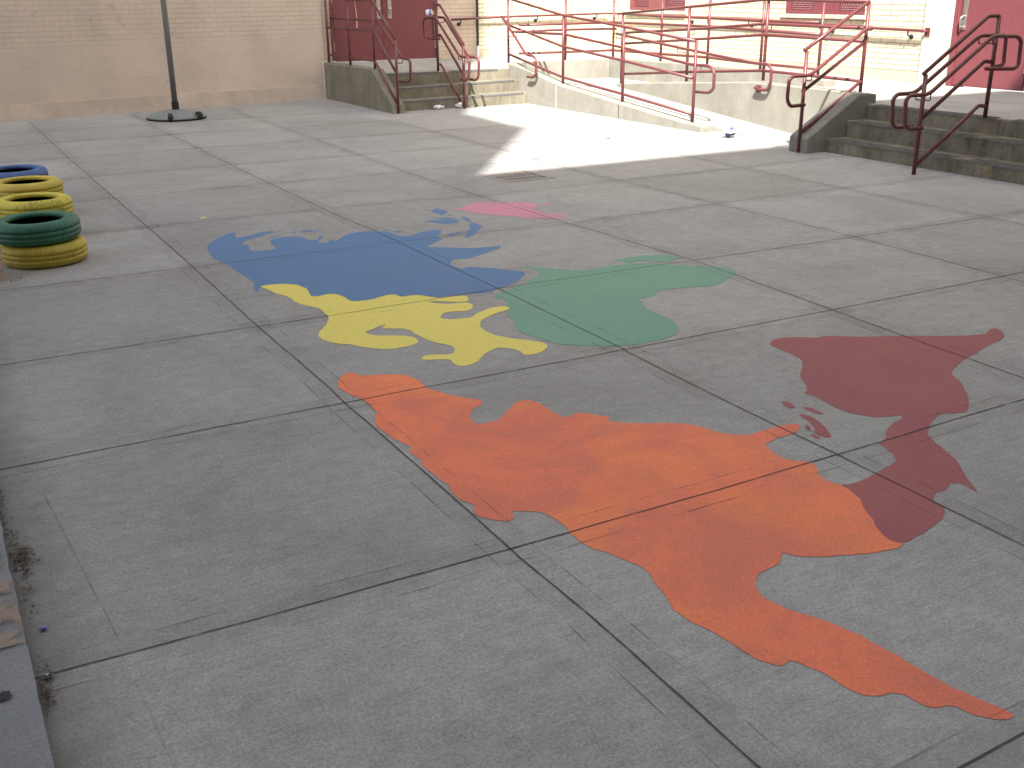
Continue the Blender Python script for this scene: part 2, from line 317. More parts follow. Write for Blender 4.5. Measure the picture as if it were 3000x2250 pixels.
# ------------------------------------------------------------------ ground
P = {'orange':[[(1.579,4.582),(1.618,4.683),(1.649,4.729),(1.689,4.758),(1.722,4.739),(1.731,4.689),(1.791,4.665),(1.866,4.629),(1.926,4.576),(1.948,4.504),(1.947,4.429),(1.944,4.369),(1.953,4.328),(1.97,4.294),(1.99,4.235),(2.027,4.179),(2.059,4.132),(2.085,4.103),(2.082,4.066),(2.058,4.035),(2.009,4.009),(1.975,3.974),(1.95,3.925),(1.94,3.882),(1.944,3.845),(1.977,3.836),(2.015,3.835),(2.059,3.845),(2.106,3.887),(2.156,3.935),(2.211,3.976),(2.264,3.99),(2.289,3.969),(2.306,3.914),(2.303,3.827),(2.305,3.762),(2.314,3.718),(2.351,3.72),(2.398,3.729),(2.431,3.704),(2.461,3.65),(2.495,3.62),(2.46,3.592),(2.486,3.552),(2.52,3.518),(2.559,3.504),(2.587,3.474),(2.669,3.44),(2.754,3.355),(2.792,3.249),(2.828,3.201),(2.87,3.161),(2.929,3.16),(3.017,3.162),(3.09,3.166),(3.134,3.155),(3.151,3.135),(3.128,3.104),(3.08,3.078),(3.03,3.072),(2.976,3.069),(2.917,3.056),(2.881,3.039),(2.863,3),(2.848,2.937),(2.854,2.89),(2.878,2.854),(2.91,2.827),(2.914,2.796),(2.899,2.762),(2.862,2.717),(2.853,2.683),(2.853,2.643),(2.864,2.605),(2.865,2.566),(2.851,2.514),(2.818,2.452),(2.777,2.383),(2.755,2.341),(2.725,2.291),(2.705,2.251),(2.694,2.206),(2.699,2.184),(2.707,2.167),(2.688,2.154),(2.648,2.158),(2.598,2.165),(2.544,2.182),(2.485,2.207),(2.419,2.233),(2.372,2.256),(2.335,2.289),(2.315,2.32),(2.284,2.291),(2.25,2.273),(2.212,2.265),(2.169,2.26),(2.134,2.243),(2.105,2.217),(2.084,2.187),(2.074,2.152),(2.073,2.119),(2.082,2.074),(2.094,2.035),(2.115,1.997),(2.139,1.946),(2.157,1.899),(2.173,1.836),(2.179,1.78),(2.188,1.729),(2.191,1.667),(2.195,1.6),(2.205,1.542),(2.216,1.486),(2.233,1.437),(2.244,1.402),(2.246,1.38),(2.231,1.374),(2.206,1.38),(2.18,1.401),(2.157,1.433),(2.147,1.462),(2.144,1.478),(2.122,1.493),(2.093,1.5),(2.076,1.519),(2.069,1.545),(2.066,1.576),(2.054,1.593),(2.039,1.604),(2.01,1.608),(1.986,1.62),(1.967,1.638),(1.955,1.669),(1.951,1.702),(1.95,1.731),(1.945,1.764),(1.929,1.802),(1.921,1.829),(1.908,1.844),(1.889,1.843),(1.871,1.843),(1.846,1.865),(1.831,1.898),(1.824,1.942),(1.821,1.99),(1.815,2.046),(1.802,2.095),(1.79,2.145),(1.784,2.186),(1.787,2.236),(1.805,2.285),(1.817,2.333),(1.826,2.377),(1.841,2.425),(1.848,2.485),(1.83,2.528),(1.814,2.586),(1.79,2.636),(1.774,2.672),(1.767,2.718),(1.766,2.754),(1.768,2.798),(1.779,2.831),(1.779,2.878),(1.776,2.914),(1.772,2.951),(1.753,2.985),(1.722,3.01),(1.695,3.03),(1.668,3.034),(1.661,3.007),(1.643,2.983),(1.616,2.981),(1.592,3.005),(1.564,3.035),(1.548,3.065),(1.55,3.099),(1.562,3.127),(1.575,3.141),(1.569,3.167),(1.553,3.212),(1.55,3.258),(1.552,3.302),(1.568,3.355),(1.56,3.4),(1.558,3.465),(1.558,3.531),(1.557,3.574),(1.571,3.618),(1.567,3.664),(1.564,3.71),(1.587,3.752),(1.587,3.779),(1.573,3.834),(1.561,3.889),(1.557,3.949),(1.554,4.01),(1.56,4.068),(1.581,4.128),(1.598,4.171),(1.618,4.192),(1.614,4.248),(1.621,4.322),(1.615,4.383),(1.598,4.439),(1.588,4.492)]],'red':[[(3.809,4.051),(3.866,4.096),(3.916,4.104),(3.989,4.086),(4.047,4.053),(4.095,4.009),(4.154,4.012),(4.205,3.983),(4.297,3.916),(4.409,3.856),(4.524,3.799),(4.667,3.715),(4.799,3.641),(4.884,3.61),(4.946,3.6),(5.021,3.634),(5.074,3.64),(5.068,3.601),(5.023,3.545),(4.952,3.492),(4.874,3.475),(4.747,3.443),(4.621,3.399),(4.519,3.373),(4.406,3.328),(4.326,3.294),(4.269,3.261),(4.228,3.208),(4.205,3.158),(4.151,3.092),(4.095,3.029),(4.036,2.971),(3.971,2.92),(3.911,2.878),(3.855,2.883),(3.81,2.904),(3.766,2.909),(3.705,2.882),(3.624,2.837),(3.57,2.799),(3.533,2.763),(3.513,2.717),(3.49,2.666),(3.466,2.608),(3.437,2.546),(3.398,2.491),(3.367,2.451),(3.333,2.406),(3.303,2.36),(3.265,2.306),(3.267,2.335),(3.275,2.369),(3.263,2.394),(3.237,2.409),(3.208,2.392),(3.166,2.378),(3.133,2.382),(3.099,2.364),(3.061,2.334),(3.055,2.287),(3.02,2.251),(2.978,2.226),(2.903,2.202),(2.834,2.183),(2.771,2.175),(2.713,2.17),(2.697,2.189),(2.695,2.212),(2.705,2.248),(2.725,2.288),(2.755,2.337),(2.776,2.379),(2.817,2.448),(2.851,2.511),(2.865,2.563),(2.869,2.604),(2.902,2.594),(2.94,2.593),(2.99,2.601),(3.041,2.61),(3.099,2.625),(3.157,2.639),(3.211,2.653),(3.247,2.69),(3.272,2.737),(3.287,2.783),(3.303,2.82),(3.36,2.843),(3.414,2.889),(3.475,2.923),(3.539,2.947),(3.584,2.962),(3.621,2.993),(3.572,3.004),(3.51,3.026),(3.474,3.072),(3.445,3.126),(3.439,3.195),(3.446,3.279),(3.459,3.352),(3.445,3.407),(3.488,3.441),(3.536,3.498),(3.57,3.565),(3.622,3.625),(3.686,3.68),(3.768,3.769),(3.785,3.844),(3.796,3.924),(3.795,3.993)],[(3.279,3.383),(3.298,3.372),(3.299,3.342),(3.28,3.298),(3.254,3.3),(3.254,3.335),(3.265,3.362)],[(3.317,3.281),(3.335,3.262),(3.343,3.222),(3.335,3.175),(3.311,3.189),(3.304,3.23),(3.305,3.262)],[(3.238,3.221),(3.257,3.21),(3.264,3.168),(3.248,3.105),(3.221,3.04),(3.193,2.987),(3.168,2.964),(3.152,2.979),(3.149,3.013),(3.164,3.053),(3.195,3.095),(3.214,3.135),(3.222,3.182)],[(3.17,3.113),(3.186,3.11),(3.168,3.08),(3.146,3.064),(3.141,3.076)],[(3.12,3.03),(3.135,3.016),(3.126,2.978),(3.107,2.978),(3.107,3.005)]],'yellow':[[(1.8,6.605),(1.858,6.617),(1.906,6.613),(1.963,6.583),(2.011,6.526),(2.032,6.443),(2.035,6.372),(2.01,6.267),(2.009,6.208),(2.045,6.196),(2.091,6.209),(2.136,6.2),(2.162,6.16),(2.175,6.086),(2.173,6.006),(2.196,5.971),(2.247,5.957),(2.312,5.957),(2.38,5.982),(2.436,5.999),(2.47,5.979),(2.48,5.917),(2.542,5.913),(2.593,5.896),(2.629,5.845),(2.666,5.781),(2.684,5.773),(2.761,5.757),(2.835,5.734),(2.826,5.669),(2.788,5.619),(2.741,5.631),(2.671,5.68),(2.61,5.728),(2.58,5.742),(2.607,5.678),(2.665,5.625),(2.742,5.611),(2.786,5.573),(2.771,5.504),(2.726,5.446),(2.668,5.442),(2.609,5.466),(2.552,5.455),(2.512,5.412),(2.504,5.363),(2.539,5.324),(2.6,5.307),(2.661,5.307),(2.743,5.369),(2.839,5.414),(2.912,5.413),(2.947,5.381),(2.93,5.345),(2.881,5.317),(2.817,5.295),(2.75,5.265),(2.686,5.22),(2.64,5.16),(2.617,5.088),(2.606,5.011),(2.62,4.928),(2.651,4.861),(2.701,4.794),(2.745,4.737),(2.775,4.688),(2.777,4.641),(2.752,4.601),(2.698,4.558),(2.641,4.541),(2.598,4.546),(2.586,4.567),(2.597,4.611),(2.588,4.661),(2.558,4.708),(2.52,4.724),(2.463,4.704),(2.406,4.664),(2.354,4.609),(2.302,4.569),(2.252,4.557),(2.217,4.572),(2.207,4.616),(2.218,4.674),(2.179,4.711),(2.128,4.732),(2.098,4.758),(2.117,4.795),(2.169,4.802),(2.22,4.779),(2.265,4.761),(2.303,4.798),(2.326,4.859),(2.311,4.913),(2.28,4.962),(2.264,5.027),(2.253,5.104),(2.245,5.189),(2.248,5.243),(2.223,5.298),(2.174,5.324),(2.131,5.371),(2.172,5.421),(2.127,5.409),(2.076,5.376),(2.021,5.347),(2.026,5.287),(2.066,5.242),(2.126,5.21),(2.182,5.169),(2.212,5.121),(2.211,5.063),(2.193,5.023),(2.151,4.999),(2.104,4.99),(2.047,4.991),(1.987,5.017),(1.936,5.064),(1.896,5.123),(1.868,5.177),(1.825,5.214),(1.788,5.265),(1.768,5.327),(1.765,5.388),(1.779,5.444),(1.82,5.513),(1.88,5.6),(1.925,5.687),(1.949,5.759),(1.943,5.807),(1.957,5.889),(1.941,5.965),(1.899,6.046),(1.875,6.139),(1.875,6.236),(1.862,6.319),(1.835,6.382),(1.819,6.487)]],'blue':[[(2.108,8.332),(2.045,8.306),(1.953,8.216),(1.865,8.092),(1.809,8.003),(1.776,7.904),(1.747,7.736),(1.731,7.546),(1.748,7.428),(1.767,7.333),(1.771,7.187),(1.777,7.025),(1.783,6.925),(1.787,6.792),(1.784,6.684),(1.756,6.629),(1.736,6.553),(1.737,6.508),(1.748,6.487),(1.782,6.579),(1.803,6.614),(1.861,6.626),(1.909,6.622),(1.966,6.592),(2.014,6.535),(2.035,6.452),(2.038,6.38),(2.012,6.276),(2.012,6.216),(2.048,6.204),(2.094,6.218),(2.139,6.208),(2.165,6.169),(2.178,6.095),(2.176,6.014),(2.199,5.978),(2.25,5.964),(2.315,5.965),(2.383,5.99),(2.44,6.007),(2.473,5.987),(2.484,5.924),(2.545,5.921),(2.596,5.904),(2.632,5.853),(2.669,5.789),(2.69,5.786),(2.776,5.789),(2.892,5.762),(3.011,5.739),(3.074,5.774),(3.13,5.794),(3.259,5.864),(3.371,5.959),(3.433,6.027),(3.442,6.084),(3.391,6.164),(3.33,6.25),(3.244,6.336),(3.186,6.385),(3.139,6.363),(3.112,6.404),(3.112,6.464),(3.109,6.507),(3.183,6.621),(3.265,6.614),(3.356,6.625),(3.478,6.691),(3.591,6.737),(3.656,6.785),(3.675,6.832),(3.599,6.848),(3.494,6.87),(3.396,6.928),(3.297,7.011),(3.2,7.086),(3.257,7.141),(3.363,7.23),(3.414,7.281),(3.419,7.335),(3.435,7.409),(3.497,7.47),(3.529,7.55),(3.494,7.592),(3.411,7.587),(3.313,7.547),(3.236,7.493),(3.193,7.524),(3.16,7.57),(3.154,7.652),(3.143,7.727),(3.1,7.774),(3.063,7.812),(2.991,7.84),(2.903,7.828),(2.829,7.794),(2.756,7.709),(2.698,7.633),(2.671,7.669),(2.64,7.663),(2.611,7.597),(2.585,7.622),(2.557,7.668),(2.606,7.749),(2.653,7.822),(2.659,7.87),(2.627,7.838),(2.578,7.74),(2.538,7.739),(2.517,7.777),(2.509,7.857),(2.471,7.921),(2.413,7.956),(2.347,7.964),(2.278,7.93),(2.244,7.866),(2.226,7.778),(2.221,7.685),(2.21,7.612),(2.175,7.595),(2.11,7.597),(2.051,7.614),(2.031,7.658),(2.046,7.742),(2.069,7.824),(2.044,7.849),(2.043,7.912),(2.091,7.982),(2.153,8.03),(2.225,8.078),(2.301,8.137),(2.379,8.196),(2.361,8.234),(2.309,8.228),(2.233,8.204),(2.148,8.15),(2.086,8.136),(2.059,8.178)],[(2.258,7.982),(2.319,8.032),(2.395,8.054),(2.341,8.009),(2.283,7.978)],[(2.478,8.094),(2.526,8.119),(2.524,8.082),(2.489,8.066)],[(2.556,8.101),(2.611,8.127),(2.649,8.104),(2.707,8.037),(2.638,8.057),(2.588,8.06),(2.55,8.067)],[(3.139,7.805),(3.19,7.801),(3.153,7.775)],[(3.193,7.708),(3.242,7.71),(3.265,7.67),(3.228,7.655),(3.193,7.67)],[(3.798,8.303),(3.891,8.408),(3.899,8.362),(3.924,8.243),(3.868,8.158),(3.811,8.099),(3.806,8.164),(3.789,8.253)],[(3.775,8.397),(3.824,8.391),(3.81,8.344)],[(3.839,8.082),(3.881,8.073),(3.849,8.038)],[(3.699,8.075),(3.735,8.016),(3.824,7.977),(3.849,7.925),(3.777,7.924),(3.699,8)],[(3.574,7.957),(3.65,7.955),(3.837,7.872),(3.821,7.816),(3.76,7.744),(3.665,7.78),(3.611,7.87)],[(3.916,7.959),(3.941,7.907),(3.916,7.773),(3.882,7.721),(3.887,7.828)],[(3.882,7.707),(3.89,7.666),(3.9,7.617),(3.893,7.537),(3.823,7.441),(3.744,7.355),(3.649,7.248),(3.599,7.215),(3.592,7.25),(3.668,7.367),(3.671,7.398),(3.754,7.482),(3.803,7.591)],[(3.509,7.397),(3.585,7.417),(3.668,7.447),(3.665,7.415),(3.571,7.36),(3.5,7.338)]],'green':[[(2.98,5.619),(3.038,5.676),(3.09,5.722),(3.142,5.734),(3.27,5.781),(3.384,5.858),(3.494,5.957),(3.531,6.031),(3.538,6.126),(3.487,6.207),(3.555,6.176),(3.608,6.12),(3.676,6.029),(3.757,5.961),(3.852,5.915),(3.948,5.908),(4.049,5.908),(4.156,5.895),(4.263,5.863),(4.373,5.797),(4.43,5.733),(4.493,5.659),(4.571,5.573),(4.641,5.511),(4.682,5.447),(4.671,5.355),(4.619,5.29),(4.522,5.24),(4.41,5.182),(4.327,5.143),(4.243,5.162),(4.145,5.194),(4.061,5.213),(3.98,5.217),(3.906,5.198),(3.851,5.147),(3.775,5.13),(3.72,5.13),(3.71,5.088),(3.706,5.051),(3.662,4.998),(3.642,4.915),(3.633,4.827),(3.634,4.753),(3.617,4.657),(3.58,4.558),(3.531,4.486),(3.485,4.447),(3.419,4.422),(3.325,4.407),(3.239,4.401),(3.167,4.413),(3.089,4.443),(3.008,4.485),(2.932,4.535),(2.875,4.583),(2.832,4.639),(2.817,4.695),(2.802,4.751),(2.779,4.828),(2.77,4.899),(2.783,4.974),(2.811,5.043),(2.84,5.13),(2.854,5.212),(2.869,5.258),(2.919,5.321),(2.959,5.412),(2.996,5.489),(3.017,5.577),(2.988,5.574)],[(4.144,6.049),(4.218,6.042),(4.333,6.054),(4.449,6.029),(4.534,5.978),(4.581,5.933),(4.543,5.811),(4.466,5.815),(4.41,5.812),(4.363,5.892),(4.284,5.929),(4.208,5.896),(4.184,5.936),(4.193,5.967)]],'pink':[[(4.021,8.305),(4.122,8.326),(4.17,8.363),(4.277,8.451),(4.383,8.447),(4.485,8.402),(4.539,8.327),(4.62,8.303),(4.68,8.24),(4.725,8.153),(4.726,8.068),(4.666,7.996),(4.607,7.975),(4.605,7.839),(4.594,7.743),(4.651,7.685),(4.694,7.604),(4.653,7.477),(4.576,7.486),(4.488,7.539),(4.385,7.617),(4.322,7.715),(4.233,7.822),(4.146,7.936),(4.082,8.013),(4.068,8.1),(4.059,8.201)],[(4.784,8.117),(4.849,8.053),(4.794,8.027),(4.761,8.064)]]}
J = [[(1.563,17.644),(1.536,13.158),(1.543,9.959),(1.544,7.74),(1.528,5.794),(1.538,4.806),(1.533,4.439),(1.532,4.32),(1.536,3.281),(1.533,2.856),(1.531,2.74),(1.543,2.329),(1.539,1.852),(1.534,1.552)],[(3.049,17.897),(3.038,15.002),(3.017,11.797),(3.018,11.381),(3.039,8.461),(3.078,7.851),(3.08,6.553),(3.093,5.809),(3.088,4.429),(3.076,4.305),(3.06,3.395),(3.063,2.876)],[(4.672,18.14),(4.577,16.792),(4.534,13.202),(4.494,11.819),(4.47,9.921),(4.482,8.792),(4.546,7.245),(4.629,5.747),(4.606,5.122),(4.569,4.425),(4.53,3.806),(4.508,3.111)],[(6.197,14.977),(6.137,11.929),(6.045,9.674),(6.061,8.776),(6.113,7.31),(6.147,5.749),(6.077,4.201)],[(1.958,1.312),(2.206,1.319)],[(0.064,2.815),(0.129,2.815),(0.655,2.805),(0.816,2.804),(1.325,2.8),(1.768,2.798),(2.112,2.804),(2.427,2.802),(2.908,2.816),(3.303,2.823),(3.64,2.834),(4.259,2.848)],[(0.118,4.373),(1.116,4.38),(1.352,4.378),(1.952,4.377),(2.81,4.365),(3.095,4.366),(3.946,4.361),(4.528,4.358),(6.307,4.373)],[(0.188,5.763),(1.044,5.761),(1.517,5.758),(1.94,5.748),(2.702,5.765),(3.092,5.785),(4.629,5.747),(5.137,5.734),(6.207,5.713),(8.089,5.699)],[(1.39,7.354),(2.994,7.349),(3.457,7.34),(4.513,7.265),(6.113,7.31)],[(1.728,8.909),(2.997,8.904),(3.842,8.861),(4.528,8.723),(6.049,8.759),(7.771,8.77)]]
DX0, DX1, DY0, DY1 = 5.06, 5.60, 9.25, 9.82
bm = bmesh.new()
xs = [-90, DX0, DX1, 90]; ys = [-60, DY0, DY1, 90]
gv = [[bm.verts.new((x, y, 0)) for x in xs] for y in ys]
for i in range(3):
    for j in range(3):
        if (i, j) != (1, 1): bm.faces.new((gv[i][j], gv[i][j+1], gv[i+1][j+1], gv[i+1][j]))
tag(obj('ground', bm, M_ground), kind='structure')

def strip(bm, pts, w, z, step=.05, wob=.0, off=0.0, gap=None):
    """flat ribbon along a ground polyline"""
    q = []
    pts = [Vector((p[0], p[1])) for p in pts]
    for a, b in zip(pts, pts[1:]):
        k = max(1, int((b-a).length/step))
        for i in range(k): q.append(a.lerp(b, i/k))
    q.append(pts[-1])
    prev = None
    for i, p in enumerate(q):
        a = q[max(0, i-3)]; b = q[min(len(q)-1, i+3)]
        t = (b-a).normalized(); nn = Vector((-t.y, t.x))
        ww = w*(.7+.6*(noise.noise(Vector((p.x*9, p.y*9, w*40)))*.5+.5))
        c = p+nn*(off+wob*noise.noise(Vector((p.x*4, p.y*4, 3+off*9))))
        A = bm.verts.new((c.x+nn.x*ww/2, c.y+nn.y*ww/2, z)); B = bm.verts.new((c.x-nn.x*ww/2, c.y-nn.y*ww/2, z))
        if prev: bm.faces.new((prev[0], A, B, prev[1]))
        prev = (A, B)
def smooth_line(pts, ext0=0, ext1=0):
    pts = [Vector(p) for p in pts]
    if ext0: pts.insert(0, pts[0]-(pts[1]-pts[0]).normalized()*ext0 if (pts[1]-pts[0]).length > .2 else pts[0]-(pts[2]-pts[0]).normalized()*ext0)
    if ext1: pts.append(pts[-1]+(pts[-1]-pts[-3]).normalized()*ext1)
    return pts
lines = []
for i, l in enumerate(J):
    lines.append(smooth_line(l, 0 if i < 4 else 1.5, 5.0))
for yy, x0, x1 in ((10.40, 0.0, 6.1), (11.81, -1.5, 9.1), (13.38, -1.5, 9.1), (14.90, -1.5, 6.6), (16.36, -1.5, 6.6)):
    lines.append([Vector((x0, yy-.01)), Vector((1.58, yy)), Vector((3.0, yy+.02)), Vector((4.55, yy)), Vector((x1, yy+.01))])
lines.append([Vector(v) for v in ((7.62, 1.2), (7.62, 5.5), (7.66, 11.5))])
bj = bmesh.new(); be = bmesh.new(); bb = bmesh.new()
for i, l in enumerate(lines):
    far = l[0].y > 9 and i >= 4
    strip(bj, l, .0068, .0027, .04, .004)
    strip(be, l, .0055, .0022, .05, .006, .085); strip(be, l, .0055, .0022, .05, .006, -.085)
    strip(bb, l, .15, .0006, .15)
tag(obj('pavement_joint', bj, M_joint), kind='structure')
tag(obj('joint_edging', be, M_edge), kind='structure')
tag(obj('trowelled_margin', bb, M_band), kind='structure')
bm = bmesh.new()
for a, b in (((.30, 2.05), (.275, 2.68)), ((.27, 2.90), (.262, 3.1)), ((.255, 3.15), (.20, 4.05))): strip(bm, [a, b], .0055, .0022, .04, .003)
tag(obj('slab_edge', bm, line_mat('worn_edge', (.10, .095, .085), .30, .66, 6, .42)), kind='structure')

def outline(pts, it=3, amp=.006):
    n = len(pts); out = []
    for i in range(n):
        p0, p1, p2, p3 = (Vector(pts[(i+k-1) % n]) for k in range(4))
        for k in range(it):
            t = k/it
            v = .5*((2*p1)+(p2-p0)*t+(2*p0-5*p1+4*p2-p3)*t*t+(3*p1-p0-3*p2+p3)*t**3)
            a = min(amp, .12*(p2-p1).length)
            out.append(v+Vector((noise.noise(Vector((v.x*22, v.y*22, 0))), noise.noise(Vector((v.x*22, v.y*22, 7)))))*a)
    return out
def patch(pts, z):
    bm = bmesh.new()
    vs = [bm.verts.new((p.x, p.y, z)) for p in outline(pts)]
    f = bm.faces.new(vs); f.normal_update()
    if f.normal.z < 0: bmesh.ops.reverse_faces(bm, faces=[f])
    bmesh.ops.triangulate(bm, faces=[f], ngon_method='EAR_CLIP')
    return bm
LB = dict(orange='large worn orange painted shape across the near slabs, tapering to a point at lower right',
          red='dark maroon painted shape with small islands, at the right beside the orange one',
          yellow='bright yellow painted shape with wavy arms, between the blue and orange ones',
          blue='big blue painted shape with ragged far edge and scattered small islands',
          green='soft green painted shape with an arm reaching right, beside the blue one',
          pink='small faded pink painted shape on the slabs below the drain grate')
for k, z in (('orange', .0016), ('red', .0012), ('yellow', .0016), ('blue', .0012), ('green', .0014), ('pink', .0014)):
    c = P[k][0]; o3 = (sum(p[0] for p in c)/len(c), sum(p[1] for p in c)/len(c), 0)
    t = tag(obj('painted_shape', patch(P[k][0], z), TP[k], origin=o3), LB[k], 'ground painting', 'painted map shapes on the concrete yard')
    for isl in P[k][1:]: obj('painted_island', patch(isl, z), TP[k], t)
def dab(x, y, r, z=.0018, st=1.0, a=0):
    bm = bmesh.new(); n = 11; vs = []
    for i in range(n):
        t = 2*math.pi*i/n; rr = r*(.6+.7*random.random())
        u, v = rr*st*math.cos(t), rr*math.sin(t)
        vs.append(bm.verts.new((x+u*math.cos(a)-v*math.sin(a), y+u*math.sin(a)+v*math.cos(a), z)))
    bm.faces.new(vs); return bm
tag(obj('paint_spatter', dab(1.60, 3.525, .012, .0018, 1.8), TP['orange'], origin=(1.60, 3.525, 0)), 'small orange paint spatter on the bare slab below the orange shape', 'paint spatter')
tag(obj('paint_spatter', dab(2.03, 9.05, .022, .0018, 1.6, .3), TP['yellow'], origin=(2.03, 9.05, 0)), 'small yellow paint drip on the slab above the blue shape', 'paint spatter')

# ------------------------------------------------------------------ drain
t = thing('drain_grate', 'rusty square iron drain grate with three rows of slots, set in the slabs', 'drain grate', ((DX0+DX1)/2, (DY0+DY1)/2, 0))
bm = bmesh.new(); w = .042
for a in ((DX0-.012, DX1+.012, DY0-.012, DY0+w), (DX0-.012, DX1+.012, DY1-w, DY1+.012), (DX0-.012, DX0+w, DY0+w, DY1-w), (DX1-w, DX1+.012, DY0+w, DY1-w)): box(bm, *a, -.05, .006)
obj('frame', bm, M_grate, t, bevel=.003)
bm = bmesh.new(); iy0, iy1, ix0, ix1 = DY0+w, DY1-w, DX0+w, DX1-w
for k in (1, 2):
    yy = iy0+(iy1-iy0)*k/3; box(bm, ix0, ix1, yy-.016, yy+.016, -.012, .004)
for k in range(1, 10):
    xx = ix0+(ix1-ix0)*k/10; box(bm, xx-.0105, xx+.0105, iy0, iy1, -.008, .002)
obj('bars', bm, M_grate, t)
bm = bmesh.new(); box(bm, DX0-.001, DX1+.001, DY0-.001, DY1+.001, -.7, -.051)
bmesh.ops.delete(bm, geom=[f for f in bm.faces if f.calc_center_median().z > -.1], context='FACES')
obj('pit', bm, M_dark, t)

# ------------------------------------------------------------------ school building round the yard
WX, WY = 12.62, 18.72
bld = thing('school_building', 'pale brick school walls round the yard, painted tan at left, cream at right', 'building', (8, WY, 0))
def wall_local(name, mat, p0, p1, z0, z1, th, parent, holes=()):
    """a wall in its own frame (x along it, front face at y=0) so that its courses follow it; holes = (x0,x1,z0,z1)"""
    a = Vector((p0[0], p0[1], 0)); d = Vector((p1[0]-p0[0], p1[1]-p0[1], 0)); L = d.length
    bm = bmesh.new()
    us = sorted({0, L, *[h[i] for h in holes for i in (0, 1)]}); vs = sorted({z0, z1, *[h[i] for h in holes for i in (2, 3)]})
    for i in range(len(us)-1):
        for j in range(len(vs)-1):
            cu, cv = (us[i]+us[i+1])/2, (vs[j]+vs[j+1])/2
            if any(h[0] < cu < h[1] and h[2] < cv < h[3] for h in holes): continue
            box(bm, us[i], us[i+1], 0, th, vs[j], vs[j+1])
    bmesh.ops.remove_doubles(bm, verts=bm.verts, dist=1e-5)
    seen = {}
    for f in bm.faces: seen.setdefault(tuple(sorted(v.index for v in f.verts)), []).append(f)
    bm.verts.index_update(); seen = {}
    for f in bm.faces: seen.setdefault(tuple(sorted(v.index for v in f.verts)), []).append(f)
    dup = [f for v in seen.values() if len(v) > 1 for f in v]
    bmesh.ops.delete(bm, geom=dup, context='FACES')
    o = obj(name, bm, mat, parent); o.location = a-WL[parent]; o.rotation_euler = (0, 0, math.atan2(d.y, d.x)); return o
H = 9.0
dirT = Vector((6.56-1.18, 18.722-17.84)).normalized()
pT0 = Vector((6.60, 18.728))-dirT*16.0
wall_local('tan_wall', M_tan, pT0, (6.60, 18.728), 0, H, .4, bld)
led = wall_local('tan_ledge', M_ledge, pT0-Vector((-dirT.y, dirT.x))*.018, Vector((6.54, 18.718))-Vector((-dirT.y, dirT.x))*.018, 0, .235, .017, bld)
# back wall: tan round the doors, cream beyond
DL, DR, DT = 6.80, 8.77, 2.75
wall_local('tan_wall', M_tan2, (6.604, WY), (9.63, WY), .2, H, .4, bld, [(DL-.06-6.604, DR+.06-6.604, .2, DT+.06)])
wall_local('cream_wall', M_cream, (9.634, WY), (WX+.4, WY), .72, H, .4, bld)
wall_local('wall_plinth', M_plinth, (9.634, WY-.012), (WX, WY-.012), .2, .717, .4, bld)
w1 = (16.29, 18.05); w2 = (12.0, 13.70)
wall_local('cream_wall', M_cream, (WX, WY-.002), (WX, 10.875), .66, H, .4, bld,
           [(WY-.002-w1[1], WY-.002-w1[0], 1.41, 2.9), (WY-.002-w2[1], WY-.002-w2[0], 1.40, 2.9)])
wall_local('wall_plinth', M_plinth, (WX-.012, WY-.016), (WX-.012, 10.875), .2, .657, .4, bld)
wall_local('pilaster', M_pil, (WX-.03, 10.872), (WX-.03, 10.40), .2, H, .4, bld)
wall_local('lintel_wall', M_pil, (WX-.026, 10.397), (WX-.026, 8.3), 2.8, H, .4, bld)
wall_local('cream_wall', M_cream, (WX, 8.297), (WX, -2), .2, H, .4, bld)
# dark conduit where the tan paint stops
obj('conduit', Tb([(9.635, WY-.022, .78), (9.635, WY-.022, 6)], .021, 10), M_black, bld)
obj('conduit_boot', Tb([(9.635, WY-.024, .60), (9.635, WY-.024, .81)], .028, 10), M_caulk, bld)
# double doors at the back
def door_back(x0, x1, hinge_x, plate_x):
    d = obj('door', Bx(x0, x1, WY+.03, WY+.075, .615, DT), M_door, bld, bevel=.004)
    obj('handle_plate', Bx(plate_x-.037, plate_x+.037, WY+.018, WY+.0295, 1.325, 1.75), M_steel, d, bevel=.003)
    bm = bmesh.new(); lathe(bm, [(.0, 0), (.022, 0), (.026, .012), (.020, .028), (.0, .034)], 16)
    bmesh.ops.rotate(bm, verts=bm.verts, matrix=Matrix.Rotation(R(90), 3, 'X')); bmesh.ops.translate(bm, verts=bm.verts, vec=(plate_x, WY+.017, 1.487))
    obj('knob', bm, M_steel, d, smooth=True)
    obj('keyhole', Bx(plate_x-.006, plate_x+.006, WY+.0145, WY+.0175, 1.375, 1.45), M_black, d)
    for zz in (.79, 1.60, 2.4): obj('hinge', Tb([(hinge_x, WY+.018, zz), (hinge_x, WY+.018, zz+.15)], .011, 10), M_steel, d)
    return d
door_back(DL+.012, 7.772, DL+.0, 7.675)
d2 = door_back(7.784, DR-.012, DR+.0, 7.89)
obj('astragal', Bx(7.752, 7.80, WY+.016, WY+.0295, .62, DT-.01), M_door, d2, bevel=.003)
bm = bmesh.new(); box(bm, DL-.055, DL-.004, WY-.004, WY+.12, .6, DT+.055); box(bm, DR+.004, DR+.055, WY-.004, WY+.12, .6, DT+.055); box(bm, DL-.004, DR+.004, WY-.004, WY+.12, DT+.003, DT+.055)
obj('door_frame', bm, M_door, bld, bevel=.004)
obj('threshold', Bx(DL-.05, DR+.05, WY-.05, WY+.12, .594, .612), M_alu, bld, bevel=.003)
